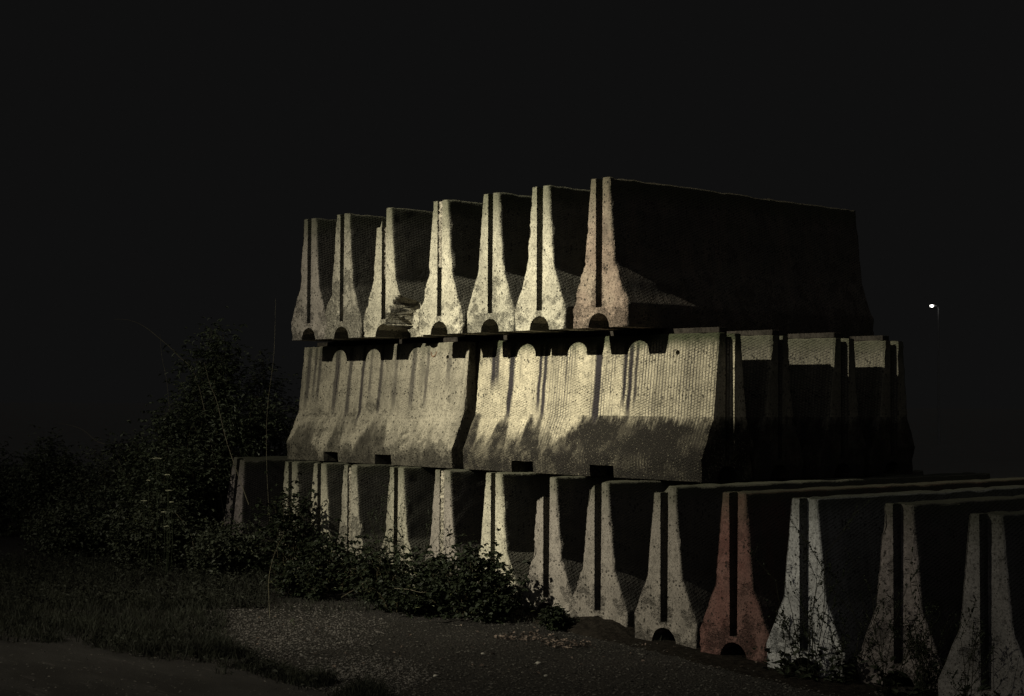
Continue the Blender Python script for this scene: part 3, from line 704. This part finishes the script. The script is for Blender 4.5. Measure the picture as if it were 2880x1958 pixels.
# tall weeds with buds
WS = simple('weed_stem', (.020, .020, .011), .8, .2, .3, 10); WL = simple('weed_leaf', (.020, .025, .014), .6, .2, .3, 10)
def weed(loc, h, nst, spread, seed, lab, group='tall weeds in front of the right barriers', leafy=60, buds=True, stemr=.0032):
    rg = random.Random(seed); root = empty('tall_weed', loc); tag(root, lab, 'weed', group); s, f = MB(), MB(); b_ = f
    def br(p, d, L, r, dep):
        n = 6; pts = [p.copy()]; dd = d.copy()
        for i in range(n):
            dd = (dd+Vector((rg.gauss(0, .09), rg.gauss(0, .09), .05))).normalized(); pts.append(pts[-1]+dd*L/n)
        s.tube(pts, r, r*.5, 4)
        for q in pts[1:]:
            if dep < 2 and rg.random() < .5:
                a = rg.random()*6.3; br(q, (dd+Vector((math.cos(a), math.sin(a), .1))*.9).normalized(), L*rg.uniform(.25, .45), r*.6, dep+1)
            if buds and dep > 0 and rg.random() < .5 or q is pts[-1]: b_.stone(q, rg.uniform(.004, .008), rg, 1.3)
            if rg.random() < .35: leafquad(f, q, rg.uniform(.02, .05), .012, rg.random()*6.3, rg.uniform(-.9, .2), 0)
    for k in range(nst):
        a = rg.random()*6.3; q = rg.random()*spread
        br(Vector((.03*math.cos(a), .03*math.sin(a), 0)), Vector((q*math.cos(a), q*math.sin(a), 1)).normalized(), h*rg.uniform(.6, 1.0), stemr, 0)
    for k in range(leafy):
        a = rg.random()*6.3; q = abs(rg.gauss(0, .09)); leafquad(f, Vector((q*math.cos(a), q*math.sin(a), abs(rg.gauss(0, .11)))), rg.uniform(.04, .09), rg.uniform(.02, .04), rg.random()*6.3, rg.uniform(-.8, .3), rg.uniform(-.5, .5))
    s.build('stem', WS, root); f.build('foliage', WL, root)
weed(gp(2275, 8.72), .95, 6, .42, 3, 'tall branching weed with seed heads in front of the white painted barrier', leafy=90)
weed(gp(2360, 8.70), .50, 5, .7, 4, 'lower spreading weed at the right foot of the white painted barrier', leafy=80)
weed(gp(2500, 8.58), .75, 6, .5, 5, 'tall weed in front of the left half of the dull brown barrier', leafy=60)
weed(gp(2600, 8.55), .60, 8, .6, 6, 'bushy weed at the right foot of the dull brown barrier', leafy=80)
weed(gp(2720, 8.25), .60, 3, .3, 7, 'thin sparse weed in front of the barrier at the right edge', leafy=30)
weed(gp(2210, 8.78), .34, 6, .8, 8, 'small weed at the left foot of the white painted barrier', leafy=60)
weed(gp(1130, 9.00), .95, 5, .6, 9, 'pale dry weed rising between the rubble-slotted and bright narrow barriers', leafy=10)

# grass verge between gravel and paved track
def blades(mb, p, n, h, sp, rg):
    for k in range(n):
        a = rg.random()*6.3; q = abs(rg.gauss(0, sp)); b0 = Vector((p.x+q*math.cos(a), p.y+q*math.sin(a), 0)); L = h*rg.uniform(.4, 1.1)
        ln = Vector((rg.gauss(0, .35), rg.gauss(0, .35), 1)).normalized(); sd = Vector((math.cos(a+1), math.sin(a+1), 0))*rg.uniform(.0015, .003)
        m1 = b0+ln*L*.55; tp = b0+ln*L+Vector((ln.x*L*.5, ln.y*L*.5, -L*.12))
        n0 = len(mb.v); mb.v += [b0-sd, b0+sd, m1+sd*.8, m1-sd*.8, tp]; mb.f += [(n0, n0+1, n0+2, n0+3), (n0+3, n0+2, n0+4)]
GS = simple('night_grass', (.027, .029, .020), .7, .25, .5, 3)
gb = MB(); k = 0
line = [(u, v) for u, v in ((-40, 1738), (60, 1738), (190, 1750), (280, 1795), (400, 1818), (520, 1815), (600, 1835), (700, 1868), (800, 1895), (900, 1925), (1010, 1965), (1080, 1990))]
while k < 2600:
    i = rg.randrange(len(line)-1); t = rg.random(); u = line[i][0]+(line[i+1][0]-line[i][0])*t; v = line[i][1]+(line[i+1][1]-line[i][1])*t
    wdt = 38 if u < 650 else 24
    v += rg.gauss(0, wdt*.5); p = ground(u, v); k += 1
    if noise.noise(p*2.3) < -.12: continue
    blades(gb, p, 8, rg.uniform(.04, .11)*(1.3+noise.noise(p*1.7)), .03, rg)
    if rg.random() < .5: leafquad(gb, (p.x, p.y, rg.uniform(.01, .06)), rg.uniform(.02, .05), rg.uniform(.012, .03), rg.random()*6.3, rg.uniform(-.8, .6), rg.uniform(-.5, .5))
for _ in range(1500):
    u = rg.uniform(-40, 640); v = rg.uniform(1690, 1810); p = ground(u, v); blades(gb, p, 8, rg.uniform(.05, .16), .04, rg)
for _ in range(2600):
    u = rg.uniform(-60, 760); v = rg.uniform(1575, 1715); p = ground(u, v); blades(gb, p, 6, rg.uniform(.06, .2), .05, rg)
    for _k in range(2): leafquad(gb, (p.x+rg.gauss(0, .06), p.y+rg.gauss(0, .06), rg.uniform(.01, .12)), rg.uniform(.02, .05), rg.uniform(.012, .03), rg.random()*6.3, rg.uniform(-.8, .6), rg.uniform(-.5, .5))
for _ in range(900):
    u = rg.uniform(780, 2560); v = 1700+(u-1300)*.13+rg.uniform(0, 35) if u > 1300 else 1700+rg.uniform(-10, 22); p = ground(u, v); blades(gb, p, 5, rg.uniform(.03, .09), .04, rg)
tag(gb.build('grass', GS), 'rough dark grass along the verge and at the feet of the barriers', 'grass', kind='stuff')

# ------------------------------------------------------------------ far street lamp
d = ray(2640, 880); t = 76/math.hypot(d.x, d.y); base = Vector((d.x*t, d.y*t, 0)); hz = EYE+d.z*t+.25
root = empty('street_lamp', base, (0, 0, YAW)); tag(root, 'lit street lamp far away in the dark at the right', 'street lamp')
MTL = simple('galvanised_steel', (.13, .13, .13), .5, .5, .1, 5)
m = MB(); m.tube([(0, 0, 0), (0, 0, hz*.5), (0, 0, hz-.02)], .06, .035, 10); m.build('pole', MTL, root)
m = MB(); m.tube([(0, 0, hz-.02), (-.06, 0, hz+.06), (-.16, 0, hz+.10)], .03, .025, 8); m.build('arm', MTL, root)
bm = bmesh.new(); bmesh.ops.create_cube(bm, size=1)
for v in bm.verts:
    tp = 1 if v.co.x > 0 else .55
    v.co = Vector((-.30+v.co.x*.30, v.co.y*.18*tp, hz+.115+v.co.z*.05*tp))
bmesh.ops.bevel(bm, geom=list(bm.edges), offset=.015, segments=2, affect='EDGES')
me = bpy.data.meshes.new('lamp_housing'); bm.to_mesh(me); bm.free(); hs = link('lamp_housing', me, MTL, root)
bm = bmesh.new(); bmesh.ops.create_uvsphere(bm, u_segments=16, v_segments=10, radius=1)
for v in bm.verts: v.co = Vector((-.31+v.co.x*.09, v.co.y*.08, hz+.07+v.co.z*.065))
me = bpy.data.meshes.new('lens'); bm.to_mesh(me); bm.free(); link('lens', me, emit('lamp_glow', (1, .97, .9), 6), hs)
pl = bpy.data.lights.new('street_lamp_light', 'POINT'); pl.energy = .8; pl.shadow_soft_size = .1; pl.color = (1, .97, .9)
po = bpy.data.objects.new('street_lamp_light', pl); COL.objects.link(po); po.parent = root; po.location = (-.37, -.05, hz-.12)
